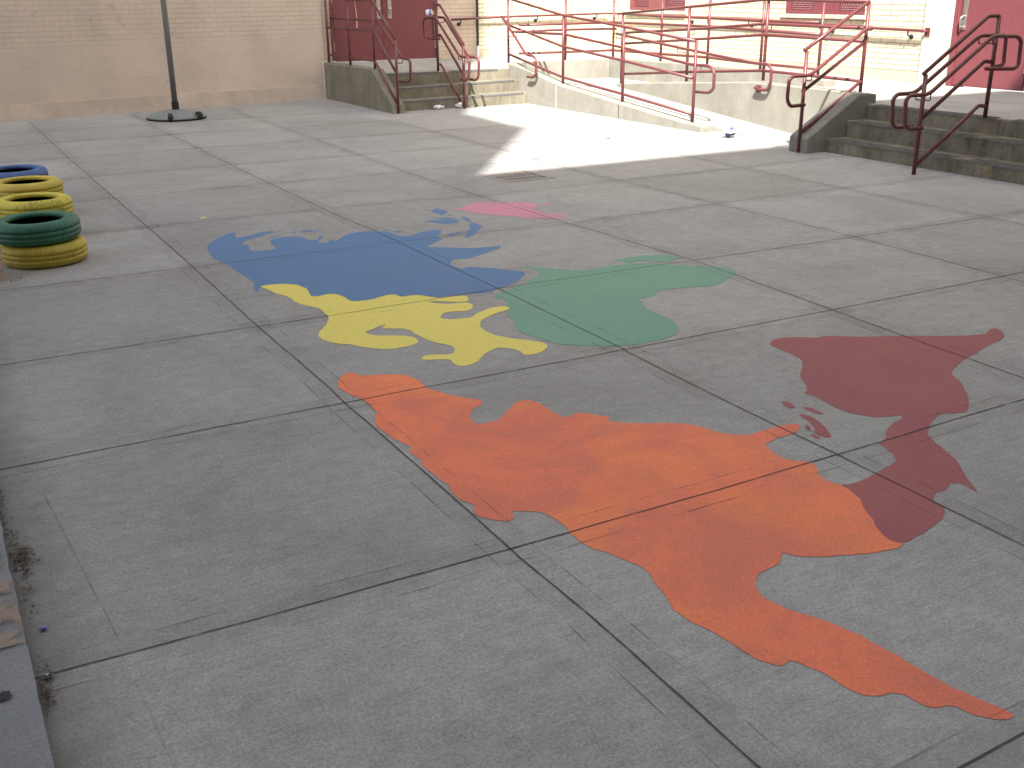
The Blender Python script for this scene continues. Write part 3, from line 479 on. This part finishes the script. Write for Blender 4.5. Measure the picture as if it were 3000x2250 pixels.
obj('door_scratch', Pr([(7.235, 1.15), (7.262, 1.16), (7.268, 1.30), (7.255, 1.46), (7.235, 1.60), (7.222, 1.72), (7.23, 1.58), (7.245, 1.44), (7.252, 1.32)], 'y', WY+.0285, WY+.0296), plain('bare_scratch', (.62, .5, .44), .6), bld)
# single door at the right
yd0, yd1 = 9.22, 10.315
d = obj('door', Bx(WX+.02, WX+.065, yd0, yd1, .512, 2.75), M_door, bld, bevel=.004)
obj('handle_plate', Bx(WX+.006, WX+.0195, 10.205, 10.275, 1.24, 1.72), M_steel, d, bevel=.003)
obj('pull', Tb([(WX+.005, 10.24, 1.27), (WX-.045, 10.25, 1.28), (WX-.05, 10.25, 1.40), (WX+.005, 10.24, 1.42)], .014, 10, fil=.03), M_steel, d, smooth=True)
for zz in (.73, 1.6, 2.4): obj('hinge', Tb([(WX+.012, yd0-.004, zz), (WX+.012, yd0-.004, zz+.15)], .012, 10), M_steel, d)
d = obj('door', Bx(WX+.02, WX+.065, 8.38, yd0-.03, .512, 2.75), M_door, bld, bevel=.004)
obj('handle_plate', Bx(WX+.006, WX+.0195, 8.43, 8.5, 1.24, 1.72), M_steel, d, bevel=.003)
bm = bmesh.new(); box(bm, WX-.012, WX+.1, yd1+.004, 10.396, .5, 2.8); box(bm, WX-.012, WX+.1, 8.30, 8.376, .5, 2.8); box(bm, WX-.012, WX+.1, 8.376, yd1+.004, 2.753, 2.8)
obj('door_frame', bm, M_door, bld, bevel=.004)
# guarded windows in the cream wall
def window(y0, y1, zs, panels):
    wf = bmesh.new(); X = WX+.012; zb = zs+.004; zt = 2.9
    box(wf, X, X+.06, y0+.004, y1-.004, zb, zb+.05)
    box(wf, X, X+.06, y0+.004, y1-.004, zt-.06, zt-.004)
    edges = [y0+.004]+[v for p in panels for v in p]+[y1-.004]
    for a, b in zip(edges[0::2], edges[1::2]): box(wf, X, X+.06, a, b, zb+.05, zt-.06)
    o = obj('window_guard', wf, M_door, bld, bevel=.003)
    for a, b in panels:
        g = bmesh.new(); s = .034; k = 0
        h = zt-.06-(zb+.05); wd = b-a
        for sg in (1, -1):
            c = -h*2
            u = -h/1.9
            while u < wd+h/1.9:
                # steep diamond strands clipped to the panel
                ps = []
                for q in range(0, 41):
                    zz = h*q/40; yy = u+sg*(zz/1.9 if sg > 0 else zz/1.9)
                    if sg < 0: yy = u+h/1.9*0-(zz/1.9)+0
                    if 0 <= yy <= wd: ps.append((X+.03+.004*sg, a+yy, zb+.05+zz))
                if len(ps) > 1: tube(g, [ps[0], ps[-1]],   .0065, 4, cap=False)
                u += s
        obj('mesh', g, M_door, o)
    obj('pane', Bx(X+.12, X+.13, y0, y1, zs, zt), M_glass, o)
    obj('sill', Bx(WX-.055, WX+.3, y0-.05, y1+.05, zs-.06, zs), concrete_mat('sill_stone', (.55, .52, .43), .4, True, (.42, .24, .12)), o, bevel=.006)
window(w1[0], w1[1], 1.41, [(16.35, 16.92), (17.43, 17.90)])
window(w2[0], w2[1], 1.40, [(12.05, 12.56), (13.09, 13.60)])

# the school block behind the photographer: its roof line throws the shade over the yard
ob = thing('opposite_building', 'tall school block behind the yard whose shadow covers the slabs', 'building', (0, -8, 0))
obj('wall', Pr([(-44, 0), (42, 0), (42, 15.39), (-44, 15.39)], 'y', -14, -1), M_far, ob)
obj('shade_tower', Pr([(-28, 0), (-2.66, 0), (-2.66, 15.3), (-2.58, 20.0), (-3.91, 22.9), (-4.31, 26.7), (-4.21, 37), (-28, 37)], 'y', -.996, 1.4), M_far, ob)  # unseen added block, outline traced back from the shade edge it throws

# ------------------------------------------------------------------ ramp, landing, steps
rp = thing('wheelchair_ramp', 'switchback concrete wheelchair ramp with low stained kerb walls in the sun', 'ramp', (10, 13, 0))
obj('outer_wall', Pr([(16.60, -.02), (16.60, .618), (16.0, .545), (14.9, .362), (13.25, .222), (11.75, .098), (11.32, .085), (11.32, -.02)], 'x', 9.13, 9.35), M_ramp, rp, bevel=.015)
bm = Pr([(14.79, -.02), (14.79, .352), (13.57, .452), (12.4, .530), (11.40, .598), (9.47, .598), (9.47, -.02)], 'x', 10.13, 10.33)
for v in bm.verts: v.co.x -= (14.79-v.co.y)*.0235
obj('middle_wall', bm, M_ramp, rp, bevel=.015)
bm = bmesh.new(); prism(bm, [(16.52, .2), (16.52, .648), (14, .66), (12.5, .662), (11.1, .60), (11.1, .2)], 'x', 11.05, 11.25)
obj('inner_wall', bm, M_ramp, rp, bevel=.015)
for yy, zt, mt in ((15.02, .385, M_caulk), (13.25, .23, M_black)):
    obj('wall_joint', Bx(9.1275, 9.1292, yy-.006, yy+.006, .01, zt-.03), mt, rp)
obj('fixing_plate', Bx(10.028, 10.046, 11.24, 11.33, .475, .565), M_rail, rp, bevel=.003)
obj('back_kerb', Bx(9.353, 11.047, 16.34, 16.52, .2, .640), M_ramp, rp, bevel=.015)
obj('lower_ramp', Pr([(16.338, -.02), (16.338, .315), (14.8, .312), (10.6, .004), (10.6, -.02)], 'x', 9.352, 10.128), M_flat, rp)
obj('turning_landing', Bx(10.128, 11.048, 14.793, 16.338, -.02, .314), M_flat, rp)
obj('upper_ramp', Pr([(14.791, -.02), (14.791, .314), (11.5, .508), (11.13, .508), (11.13, -.02)], 'x', 10.20, 11.048), M_flat, rp)
lg = bmesh.new()
def quadtop(bm, pts, zb):
    A = [bm.verts.new(p) for p in pts]; B = [bm.verts.new((p[0], p[1], zb)) for p in pts]
    bm.faces.new(A); bm.faces.new(B[::-1]); n = len(pts)
    for i in range(n): bm.faces.new((A[i], A[(i+1) % n], B[(i+1) % n], B[i]))
quadtop(lg, [(6.80, 16.56, .520), (9.128, 16.56, .533), (9.128, WY-.001, .596), (6.80, WY-.001, .600)], -.02)
quadtop(lg, [(9.128, 16.605, .533), (11.25, 16.605, .552), (12.606, WY-.014, .598), (9.128, WY-.014, .596)], -.02)
quadtop(lg, [(11.252, 11.13, .507), (12.606, 11.13, .507), (12.606, WY-.014, .598), (11.252, 16.605, .552)], -.02)
obj('upper_landing', lg, M_flat, rp)
lg = bmesh.new(); box(lg, 10.12, 12.588, 9.48, 11.128, -.02, .507); box(lg, 9.86, 12.588, 2.5, 9.48, -.02, .507)
obj('entrance_landing', lg, M_flat, rp, bevel=.01)

st = thing('concrete_steps', 'three stained concrete steps up to the double doors, beside a sloping side wall', 'steps', (8, 16, 0), 'concrete entrance steps')
def stepL(i, y0, z0, z1, sl):
    s = obj('step', Pr([(6.80, z0), (9.128, z0), (9.128, z1+sl), (6.80, z1)], 'y', y0+(.0), 16.558), M_conc, st, bevel=.012)
    for a, b in ((6.84, 7.80), (8.02, 9.06)):
        f = lambda x: z1+sl*(x-6.8)/2.33
        obj('nosing', Pr([(a, f(a)-.028), (b, f(b)-.028), (b, f(b)+.004), (a, f(a)+.004)], 'y', y0-.006, y0+.055), M_nose, s, bevel=.004)
stepL(0, 15.95, -.02, .150, .035); stepL(1, 16.25, .12, .325, .045)
s = obj('step', Pr([(6.80, .3), (9.128, .3), (9.128, .530), (6.80, .515)], 'y', 16.545, 16.5595), M_conc, st)
for a, b in ((6.84, 7.80), (8.02, 8.9)): obj('nosing', Bx(a, b, 16.54, 16.66, .50, .5375), M_nose, s, bevel=.004)
obj('cheek_wall', Pr([(18.70, -.02), (18.70, .612), (16.50, .622), (15.70, .125), (15.67, -.02)], 'x', 6.58, 6.798), concrete_mat('cheek_concrete', (.225, .21, .17), .6, True, (.09, .085, .06)), st, bevel=.02, seg=3)
obj('sealant', Tb([(6.572, 18.712, 0), (6.572, 18.712, .62), (6.80, 18.705, .622)], .011, 8), M_caulk, st)

st = thing('concrete_steps', 'three wide dark stained concrete steps below the right hand red door', 'steps', (9.5, 7, 0), 'concrete entrance steps')
M_wet = concrete_mat('wet_step_concrete', (.205, .185, .145), .8, True, (.040, .039, .028))
x0, zs = 9.22, (.152, .338, .503)
prev = -.02
for i, z1 in enumerate(zs):
    xa = x0+.30*i
    s = obj('step', Bx(xa, 9.858 if i < 2 else 9.859, 3.0, 9.16, prev if i == 0 else zs[i-1]-.03, z1), M_wet, st, bevel=.012)
    for a, b in ((3.2, 7.22), (7.42, 9.06)):
        bm = Bx(xa-.006, xa+.115, a, b, z1-.022, z1+.004)
        y = a+.012
        while y < b-.012:
            box(bm, xa+.008, xa+.105, y, y+.008, z1+.0035, z1+.0075); y += .022
        obj('nosing', bm, M_nose, s)
    prev = z1
obj('cheek_wall', Pr([(8.935, -.02), (8.935, .172), (9.70, .628), (9.97, .615), (9.985, -.02)], 'y', 9.163, 9.465), concrete_mat('dark_cheek', (.20, .195, .175), .5, True, (.09, .085, .07)), st, bevel=.02, seg=3)

# ------------------------------------------------------------------ railings
RL = {'left':{'posts':[[(6.67,18.655,1.651),(6.67,18.684,0.625)],[(6.67,17.619,1.654),(6.67,17.641,0.627)],[(6.67,16.524,1.649),(6.67,16.553,0.626)],[(6.67,15.666,1.093),(6.67,15.677,-0.002)]],'rails':[[(6.67,18.649,1.681),(6.67,16.524,1.65),(6.67,15.671,1.097)],[(6.67,18.651,1.198),(6.67,16.555,1.207),(6.67,15.72,0.625)],[(6.67,18.646,0.742),(6.67,16.536,0.745),(6.67,15.724,0.169)]],'hand':[[(6.77,18.771,1.359),(6.77,17.854,1.351),(6.77,16.613,1.352),(6.77,15.669,0.82),(6.77,15.447,0.821),(6.77,15.37,0.784),(6.77,15.385,0.523),(6.77,15.47,0.481),(6.77,15.826,0.468)]]},'lcentre':{'posts':[[(7.87,16.723,1.578),(7.87,16.737,0.534)],[(7.87,15.749,0.982),(7.87,15.78,0.001)]],'rails':[[(7.87,16.711,1.57),(7.87,16.608,1.571),(7.87,15.756,0.982)],[(7.87,16.695,1.106),(7.87,16.6,1.104),(7.87,15.799,0.528)],[(7.87,16.729,0.641),(7.87,16.613,0.64),(7.87,15.797,0.033)]],'hand':[[(7.78,16.456,1.051),(7.78,16.959,1.044),(7.78,17.043,1.076),(7.78,17.066,1.306),(7.78,16.997,1.358),(7.78,16.576,1.374),(7.78,15.73,0.812),(7.78,15.48,0.815),(7.78,15.393,0.766),(7.78,15.423,0.513),(7.78,15.508,0.467),(7.78,15.699,0.463)],[(7.96,16.856,1.06),(7.96,17.003,1.059),(7.96,17.057,1.088),(7.96,17.089,1.328),(7.96,17.035,1.372),(7.96,16.635,1.375),(7.96,15.784,0.803),(7.96,15.521,0.805),(7.96,15.42,0.758),(7.96,15.448,0.504),(7.96,15.543,0.454),(7.96,15.74,0.453)]]},'outer':{'posts':[[(9.25,16.838,1.699),(9.25,16.803,0.619)],[(9.25,15.031,1.413),(9.25,15.006,0.352)],[(9.25,13.378,1.282),(9.25,13.335,0.214)],[(9.25,11.698,1.138),(9.25,11.668,0.082)]],'rails':[[(9.25,16.838,1.661),(9.25,15.031,1.413),(9.25,13.378,1.282),(9.25,11.698,1.138)],[(9.25,16.808,1.231),(9.25,15.023,0.945),(9.25,13.354,0.812),(9.25,11.716,0.667)],[(9.25,16.801,0.754),(9.25,15.015,0.476),(9.25,13.33,0.341),(9.25,11.689,0.197)]],'hand':[[(9.35,16.704,1.117),(9.35,15.172,1.125),(9.35,13.508,0.984),(9.35,11.845,0.826),(9.35,11.571,0.833),(9.35,11.446,0.812),(9.35,11.384,0.741),(9.35,11.388,0.542),(9.35,11.473,0.487),(9.35,11.758,0.481)],[(9.07,16.687,1.372),(9.07,15.863,0.783),(9.07,15.633,0.78),(9.07,15.545,0.713),(9.07,15.545,0.494),(9.07,15.65,0.44),(9.07,15.828,0.443)]]},'mid':{'posts':[[(10.23,14.811,1.417),(10.23,14.794,0.347)],[(10.23,13.147,1.536),(10.23,13.095,0.505)],[(10.23,11.487,1.64),(10.23,11.426,0.622)]],'rails':[[(10.23,14.811,1.425),(10.23,13.147,1.536),(10.23,11.493,1.644),(9.95,9.42,1.632)],[(10.23,14.797,0.966),(10.23,13.094,1.082),(10.23,11.466,1.2),(9.95,9.42,1.192)],[(10.23,14.789,0.499),(10.23,12.905,0.641),(10.23,11.433,0.74),(9.95,9.41,0.745)]],'hand':[[(10.079,14.738,1.128),(10.051,13.572,1.022),(10.025,12.445,0.93),(9.999,11.349,0.848),(9.993,11.096,0.849),(9.991,11.011,0.801),(9.991,11.007,0.608),(9.992,11.059,0.521),(9.996,11.203,0.515),(9.998,11.315,0.534)],[(10.33,14.874,1.13),(10.33,13.234,1.221),(10.33,11.593,1.333),(9.99,9.45,1.335)]]},'inner':{'posts':[[(10.145,16.42,1.68),(10.168,16.42,0.651)],[(11.15,16.4,1.69),(11.15,16.4,0.63)],[(11.15,15.053,1.675),(11.15,14.993,0.658)],[(11.15,13.819,1.675),(11.15,13.768,0.665)],[(11.15,12.599,1.675),(11.15,12.535,0.671)],[(11.15,11.395,1.605),(11.15,11.348,0.643)]],'rails':[[(9.25,16.42,1.7),(10.15,16.42,1.68),(11.15,16.42,1.68),(11.15,15,1.68),(11.15,12.56,1.67),(11.15,11.37,1.62)],[(9.25,16.42,1.235),(10.15,16.42,1.235),(11.15,16.42,1.24),(11.15,15.027,1.239),(11.15,13.779,1.235),(11.15,12.563,1.204),(11.15,11.378,1.18)],[(9.25,16.42,0.78),(10.15,16.42,0.773),(11.15,16.42,0.773),(11.15,15.001,0.77),(11.15,13.76,0.773),(11.15,12.542,0.737),(11.15,11.347,0.73)]],'hand':[[(9.062,16.3,1.138),(10.066,16.3,1.146),(11.134,16.3,1.14)],[(11.25,16.415,1.388),(11.25,15.176,1.362),(11.25,13.936,1.353),(11.25,12.69,1.335),(11.25,11.501,1.333)]]},'rcheek':{'posts':[[(8.891,9.29,1.127),(8.932,9.29,0.001)],[(9.95,9.41,1.632),(9.95,9.41,0.609)]],'rails':[[(8.891,9.29,1.127),(9.95,9.41,1.632)],[(8.914,9.29,0.679),(9.95,9.41,1.19)],[(8.942,9.29,0.224),(9.95,9.41,0.745)]],'hand':[[(9.95,9.33,1.335),(9.86,9.33,1.335),(8.914,9.19,0.865),(8.662,9.19,0.867),(8.607,9.19,0.829),(8.599,9.19,0.62),(8.65,9.19,0.541),(8.867,9.19,0.547)]]},'rcentre':{'posts':[[(8.781,7.51,0.98),(8.813,7.51,0.001)],[(9.755,7.51,1.511),(9.776,7.51,0.516)]],'rails':[[(8.776,7.51,0.981),(9.615,7.51,1.507),(9.761,7.51,1.507)],[(8.817,7.51,0.544),(9.646,7.51,1.072),(9.757,7.51,1.063)],[(8.828,7.51,0.093),(9.651,7.51,0.634),(9.765,7.51,0.624)]],'hand':[[(8.749,7.42,0.476),(8.552,7.42,0.478),(8.491,7.42,0.528),(8.472,7.42,0.755),(8.519,7.42,0.798),(8.782,7.42,0.795),(9.614,7.42,1.32),(9.978,7.42,1.306),(10.046,7.42,1.265),(10.061,7.42,1.027),(10.003,7.42,0.99),(9.57,7.42,1.009)],[(8.816,7.6,0.475),(8.572,7.6,0.472),(8.516,7.6,0.52),(8.496,7.6,0.75),(8.548,7.6,0.796),(8.791,7.6,0.795),(9.633,7.6,1.317),(10.004,7.6,1.313),(10.044,7.6,1.286),(10.061,7.6,1.029),(10.015,7.6,1.009),(9.932,7.6,1.007)]]}}
def railing(key, label, group='dark red tube railings', toff=None, r=.0215, extra=None, names=('top_rail', 'middle_rail', 'bottom_rail')):
    d = RL[key]; p0 = d['posts'][0][1]
    t = thing('metal_railing', label, 'railing', (p0[0], p0[1], 0), group)
    for top, ft in d['posts']:
        x, y = ft[0], ft[1]
        obj('post', Tb([(x, y, ft[2]-.012), (x, y, top[2])], r), M_rail, t, smooth=True)
    for nm, l in zip(names, d['rails']): obj(nm, Tb(l, r*.93, fil=.02), M_rail, t, smooth=True)
    for l in d['hand']:
        h = obj('handrail', Tb(l, r*.95, fil=.075), M_rail, t, smooth=True)
        for top, ft in d['posts']:
            # a thin bracket from each post to the handrail beside it
            best = None
            for a, b in zip(l, l[1:]):
                a, b = Vector(a), Vector(b); ab = b-a
                if ab.length < .25: continue
                tt = max(0, min(1, (Vector((ft[0], ft[1], 0))-Vector((a.x, a.y, 0))).dot(Vector((ab.x, ab.y, 0)))/max(1e-6, ab.x**2+ab.y**2)))
                c = a+ab*tt; dd = (Vector((c.x, c.y))-Vector((ft[0], ft[1]))).length
                if dd < .26 and c.z < top[2]+.03 and c.z > ft[2]+.3 and (best is None or c.z > best.z): best = c
            if best is not None:
                c = best; q = Vector((ft[0], ft[1], c.z-.075))
                obj('bracket', Tb([q, Vector((c.x, c.y, c.z-.08)), Vector((c.x, c.y, c.z-.01))], .0065, 6, fil=.02), M_rail, h, smooth=True)
    return t
railing('left', 'dark red tube railing on the left side wall of the double door steps')
railing('lcentre', 'dark red railing with two looped handrails up the middle of the double door steps')
railing('outer', 'red ramp railing on the outermost low kerb wall nearest the yard')
railing('mid', 'red ramp railing on the middle kerb wall, joining the right steps corner post')
railing('inner', 'red ramp railing on the innermost kerb wall in front of the cream bricks')
railing('rcheek', 'red stair railing on the short side wall left of the right steps')
railing('rcentre', 'dark shaded railing with looped handrails up the middle of the right steps')

wh = thing('wall_handrail', 'long red handrail fixed along the tan and cream walls round the corner', 'handrail', (12.4, 18, 1.3))
hr = [(9.06, WY-.09, 1.285), (10.3, WY-.09, 1.318), (12.53, WY-.09, 1.342), (12.53, 16.9, 1.325), (12.53, 14.1, 1.30), (12.53, 11.7, 1.228), (12.53, 10.80, 1.215), (12.58, 10.79, 1.20)]
obj('rail', Tb(hr, .021, fil=.06), M_rail, wh, smooth=True)
for p, wl in (((9.25, WY, 1.29), 'b'), ((10.90, WY, 1.328), 'b'), ((12.25, WY, 1.34), 'b'), ((WX, 16.05, 1.318), 'r'), ((WX, 14.45, 1.30), 'r'), ((WX, 12.6, 1.253), 'r'), ((WX, 11.08, 1.218), 'r')):
    p = Vector(p); inn = Vector((0, -1, 0)) if wl == 'b' else Vector((-1, 0, 0))
    bm = Tb([p+inn*.004+Vector((0, 0, -.09)), p+inn*.09+Vector((0, 0, -.075)), p+inn*.09+Vector((0, 0, -.01))], .011, 8, fil=.03)
    tube(bm, [p+inn*.002+Vector((0, 0, -.09)), p+inn*.016+Vector((0, 0, -.09))], .034, 14)
    obj('bracket', bm, M_black, wh, smooth=True)
obj('end_plate', Bx(WX-.042, WX-.031, 10.745, 10.83, 1.14, 1.255), M_rail, wh, bevel=.003)

# ------------------------------------------------------------------ pole on a wheeled base
t = thing('pole_stand', 'tall grey pole on a round wheeled base, against the tan wall', 'pole stand', (3.545, 16.86, 0))
c = (3.545, 16.86, 0)
bm = bmesh.new(); lathe(bm, [(.0, .012), (.425, .012), (.432, .03), (.42, .048), (.36, .078), (.26, .11), (.15, .13), (.07, .138), (.0, .14)], 48, c)
obj('base', bm, M_base, t, smooth=True)
bm = bmesh.new(); lathe(bm, [(.428, .004), (.438, .006), (.438, .026), (.428, .030)], 48, c, closed=True); obj('base_rim', bm, M_black, t, smooth=True)
obj('pole', Tb([(c[0], c[1], .15), (c[0], c[1], 2.9)], .042, 20), M_pole, t, smooth=True)
bm = Tb([(c[0], c[1], .135), (c[0], c[1], .255)], .052, 20)
for a in (-2.3, -.9):
    for zz in (.17, .22): tube(bm, [(c[0]+.045*math.cos(a), c[1]+.045*math.sin(a), zz), (c[0]+.066*math.cos(a), c[1]+.066*math.sin(a), zz)], .009, 8)
obj('collar', bm, M_black, t)
for a in (-1.98, -.94):
    u = Vector((math.cos(a), math.sin(a), 0)); s = Vector((-u.y, u.x, 0)); q = Vector(c)+u*.432+Vector((0, 0, .064))
    wb = Tb([q-s*.026, q+s*.026], .061, 18); o = obj('wheel', wb, M_black, t, bevel=.006)
    bm = bmesh.new()
    for k in (-.032, .032): tube(bm, [q+s*k, q+s*k-u*.09+Vector((0, 0, .01))], .012, 8)
    obj('axle_bracket', bm, M_base, o)

# ------------------------------------------------------------------ painted tyres
def tyre_mat(name, col, dirt, crack=.25):
    n = N(name, .5, .4)
    c = n.mix(n.ramp(n.noise(7, 5, .7), [(.4, 0.0), (.7, .55)]), col, dirt)
    cr = n.new('ShaderNodeTexVoronoi', feature='DISTANCE_TO_EDGE'); cr.inputs['Scale'].default_value = 26; n.L(n.map((1, 1, .6)), cr.inputs['Vector'])
    ck = n.math('MULTIPLY', n.ramp(cr.outputs['Distance'], [(.02, 1.0), (.06, 0.0)]), n.ramp(n.noise(5, 3), [(.50, 0.0), (.62, crack)]))
    c = n.mix(n.ramp(n.noise(38, 5, .75), [(.55, 0.0), (.70, .45)]), c, tuple(v*.45 for v in dirt))
    c = n.mix(ck, c, (.05, .045, .03))
    return n.fin(c, n.bump(n.noise(50, 4, .7), .25, .004))
T_y = tyre_mat('yellow_tyre', (.54, .43, .06), (.30, .235, .04)); T_yo = tyre_mat('old_yellow_tyre', (.58, .50, .055), (.30, .28, .04), .85)
T_g = tyre_mat('green_tyre', (.032, .160, .105), (.02, .085, .055)); T_b = tyre_mat('blue_tyre', (.055, .125, .33), (.035, .07, .18))
prof = [(.178, .030), (.184, .014), (.20, .004), (.225, .0), (.25, .004), (.268, .014), (.280, .030), (.285, .042), (.285, .056), (.278, .058), (.278, .062), (.285, .064), (.285, .092), (.278, .094), (.278, .098), (.285, .100), (.285, .114),
        (.280, .126), (.268, .142), (.25, .152), (.225, .156), (.20, .152), (.187, .147), (.187, .142), (.178, .126), (.20, .118), (.245, .108), (.262, .09), (.262, .066), (.245, .048), (.20, .038)]
def tyre_mesh(blk):
    bm = bmesh.new()
    def fr(i, k):
        if i in (6, 7, 17, 18, 16): return -.0055 if k % blk == 0 else 0
        if i in (11, 12) and blk == 3: return -.005 if k % 3 == 1 else 0
        return 0
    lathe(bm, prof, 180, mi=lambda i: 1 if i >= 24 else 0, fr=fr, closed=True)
    bmesh.ops.recalc_face_normals(bm, faces=bm.faces)
    me = bpy.data.meshes.new('tyre'); bm.to_mesh(me); bm.free()
    for p in me.polygons: p.use_smooth = True
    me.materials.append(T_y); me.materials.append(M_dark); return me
ME = [tyre_mesh(3), tyre_mesh(4)]
first = None
TY = [(.680, 8.08, 0, 1.0, T_y, 0, 'yellow tyre under the green one, at the near end of the row'),
      (.655, 8.10, .156, 1.02, T_g, 1, 'dark green tyre lying on top of the nearest yellow tyre'),
      (.735, 8.99, 0, .99, T_y, 1, 'lower yellow tyre of the second stack, just behind the green tyre'),
      (.728, 8.98, .156, 1.0, T_yo, 0, 'cracked weathered yellow tyre on top of the second stack'),
      (.775, 9.88, 0, 1.0, T_yo, 1, 'lower yellow tyre of the third stack from the near end'),
      (.772, 9.88, .156, 1.01, T_y, 0, 'clean yellow ribbed tyre on top of the third stack, before the blue one'),
      (.752, 10.62, 0, 1.0, T_b, 1, 'lower blue tyre under the other blue one, farthest along the left wall'),
      (.745, 10.62, .156, 1.0, T_b, 0, 'blue tyre on top at the far end of the row')]
for x, y, z, s, mt, k, lb in TY:
    if first is None:
        first = o = bpy.data.objects.new('painted_tyre', ME[k])
    else:
        o = first.copy(); o.data = ME[k]
    COL.objects.link(o); o.location = (x, y, z); o.scale = (s, s, 1.0)
    o.rotation_euler = (R(random.uniform(-1, 1)) if z else 0, R(random.uniform(-1, 1)) if z else 0, random.uniform(0, 6))
    o.material_slots[0].link = 'OBJECT'; o.material_slots[0].material = mt
    tag(o, lb, 'tyre', 'painted tyres stacked along the left wall')

# ------------------------------------------------------------------ left wall pier and kerb
t = thing('brick_pier', 'end of a tan painted brick wall at the left edge beside the tyres', 'wall', (-.5, 7.7, 0))
wall_local('wall', M_tan2, (-3.0, 7.62), (.378, 7.62), 0, 3.2, .25, t)
wall_local('coping', M_plinth, (-3.02, 7.6), (.4, 7.6), 3.203, 3.30, .30, t)
kb = bmesh.new()
prev = None
ys_ = [1.0+i*.06 for i in range(78)]
ed = []
for y in ys_:
    ed.append((.033+.006*noise.noise(Vector((y*3, 0, 0)))+.004*noise.noise(Vector((y*14, 2, 0))), y))
top = [kb.verts.new((x, y, .03)) for x, y in ed]; bot = [kb.verts.new((x+.004, y, -.02)) for x, y in ed]; lf = [kb.verts.new((-3.0, y, .035)) for x, y in ed]
for i in range(len(ed)-1):
    kb.faces.new((top[i], top[i+1], lf[i+1], lf[i])); kb.faces.new((bot[i], bot[i+1], top[i+1], top[i]))
t = tag(obj('concrete_kerb', kb, M_kerb, origin=(0, 3, 0)), 'worn bluish grey concrete ledge along the left edge of the yard', 'kerb')
M_peel = line_mat('peeled_tan_paint', (.235, .18, .14), .44, .56, 9, .75)
bm = bmesh.new()
strip(bm, [(-.04, 2.96), (-.045, 3.2), (-.05, 3.55), (-.06, 3.9)], .135, .0375, .05)
obj('paint_patch', bm, M_peel, t)
obj('dark_spot', dab(-.055, 2.72, .02, .0385, 1.5), M_black, t)

# ------------------------------------------------------------------ litter
def crumple(name, c, size, mats, label, cat, seed, n=2, flat=.6):
    random.seed(seed); bm = bmesh.new(); bmesh.ops.create_icosphere(bm, subdivisions=n+1, radius=1)
    for v in bm.verts:
        k = 1+.55*noise.noise(v.co*2.1+Vector((seed, 0, 0)))+.25*noise.noise(v.co*5+Vector((0, seed, 0)))
        v.co = Vector((v.co.x*size[0], v.co.y*size[1], v.co.z*size[2]))*k
    mz = min(v.co.z for v in bm.verts)
    for v in bm.verts: v.co.z -= mz
    bmesh.ops.translate(bm, verts=bm.verts, vec=c)
    for f in bm.faces:
        p = f.calc_center_median()-Vector(c); f.material_index = mats[1](p) if callable(mats[1]) else 0
    return tag(obj(name, bm, mats[0], origin=c), label, cat)
M_navy = plain('navy_print', (.02, .02, .06), .5); M_vio = plain('violet_print', (.25, .22, .7), .5); M_lime = plain('lime_print', (.65, .75, .08), .5); M_orn = plain('orange_print', (.85, .42, .12), .5)
def bagmi(p):
    if p.z < .06 and p.x > -.05: return 1
    if p.z > .09 and p.y < .0 and abs(p.x) < .035: return 2
    if p.x > .055 and p.z > .05: return 3
    return 0
crumple('crumpled_bag', (9.10, 10.72, .002), (.085, .06, .07), ([M_white, M_navy, M_vio, M_lime], bagmi), 'crumpled white and navy snack bag on the ground by the ramp foot', 'litter', 3, 3)
crumple('white_lump', (7.45, 15.86, .002), (.075, .04, .032), ([M_white], 0), 'crumpled white lump lying against the bottom step by the rail post', 'litter', 8, 2)  # plain white crumpled lumps at the foot of the steps
crumple('white_lump', (7.83, 15.87, .002), (.07, .04, .04), ([M_white], 0), 'small crumpled white lump right of the middle rail post', 'litter', 11, 2)
crumple('juice_pouch', (7.78, 16.80, 1.385), (.075, .04, .05), ([M_white, M_vio, M_orn], lambda p: 1 if -.02 < p.x < .015 else (2 if p.x > .03 else 0)), 'small white, blue and orange wrapper resting on the middle stair handrail', 'litter', 5, 2)
crumple('pebble', (7.75, 11.45, .002), (.035, .02, .012), ([M_flat], 0), 'small twig scrap on the sunlit slab before the ramp', 'litter', 15, 1)
crumple('blue_scrap', (.085, 3.06, .002), (.012, .008, .006), ([M_vio], 0), 'tiny bright blue scrap in the dirt by the left ledge', 'litter', 21, 1)
crumple('white_scrap', (.07, 2.80, .002), (.012, .009, .005), ([M_white], 0), 'tiny white scrap in the dirt by the left ledge', 'litter', 23, 1)
random.seed(4); lv = bmesh.new()
for cx, cy, n_, sx, sy in ((.065, 3.52, 170, .016, .16), (.06, 2.74, 90, .012, .06), (.03, 4.1, 120, .014, .2), (.085, 3.55, 130, .016, .05), (.43, 7.58, 30, .03, .03)):
    for i in range(n_):
        x, y = random.gauss(cx, sx), random.gauss(cy, sy)
        if x < .04: x = .04+random.random()*.02
        a = random.uniform(0, 6.28); l = random.uniform(.004, .012); w_ = l*random.uniform(.2, .5); z = random.uniform(.003, .022)
        u = Vector((math.cos(a), math.sin(a), random.uniform(-.6, .6)))*l; v = Vector((-math.sin(a), math.cos(a), random.uniform(-.3, .3)))*w_
        b = Vector((x, y, z)); lv.faces.new([lv.verts.new(b-u), lv.verts.new(b+v), lv.verts.new(b+u), lv.verts.new(b-v)])
tag(obj('dry_leaves', lv, plain('dry_leaf', (.15, .115, .10), .8, .2, 0, .4)), 'dry dark leaf crumbs gathered along the left ledge', 'leaf litter', kind='stuff')
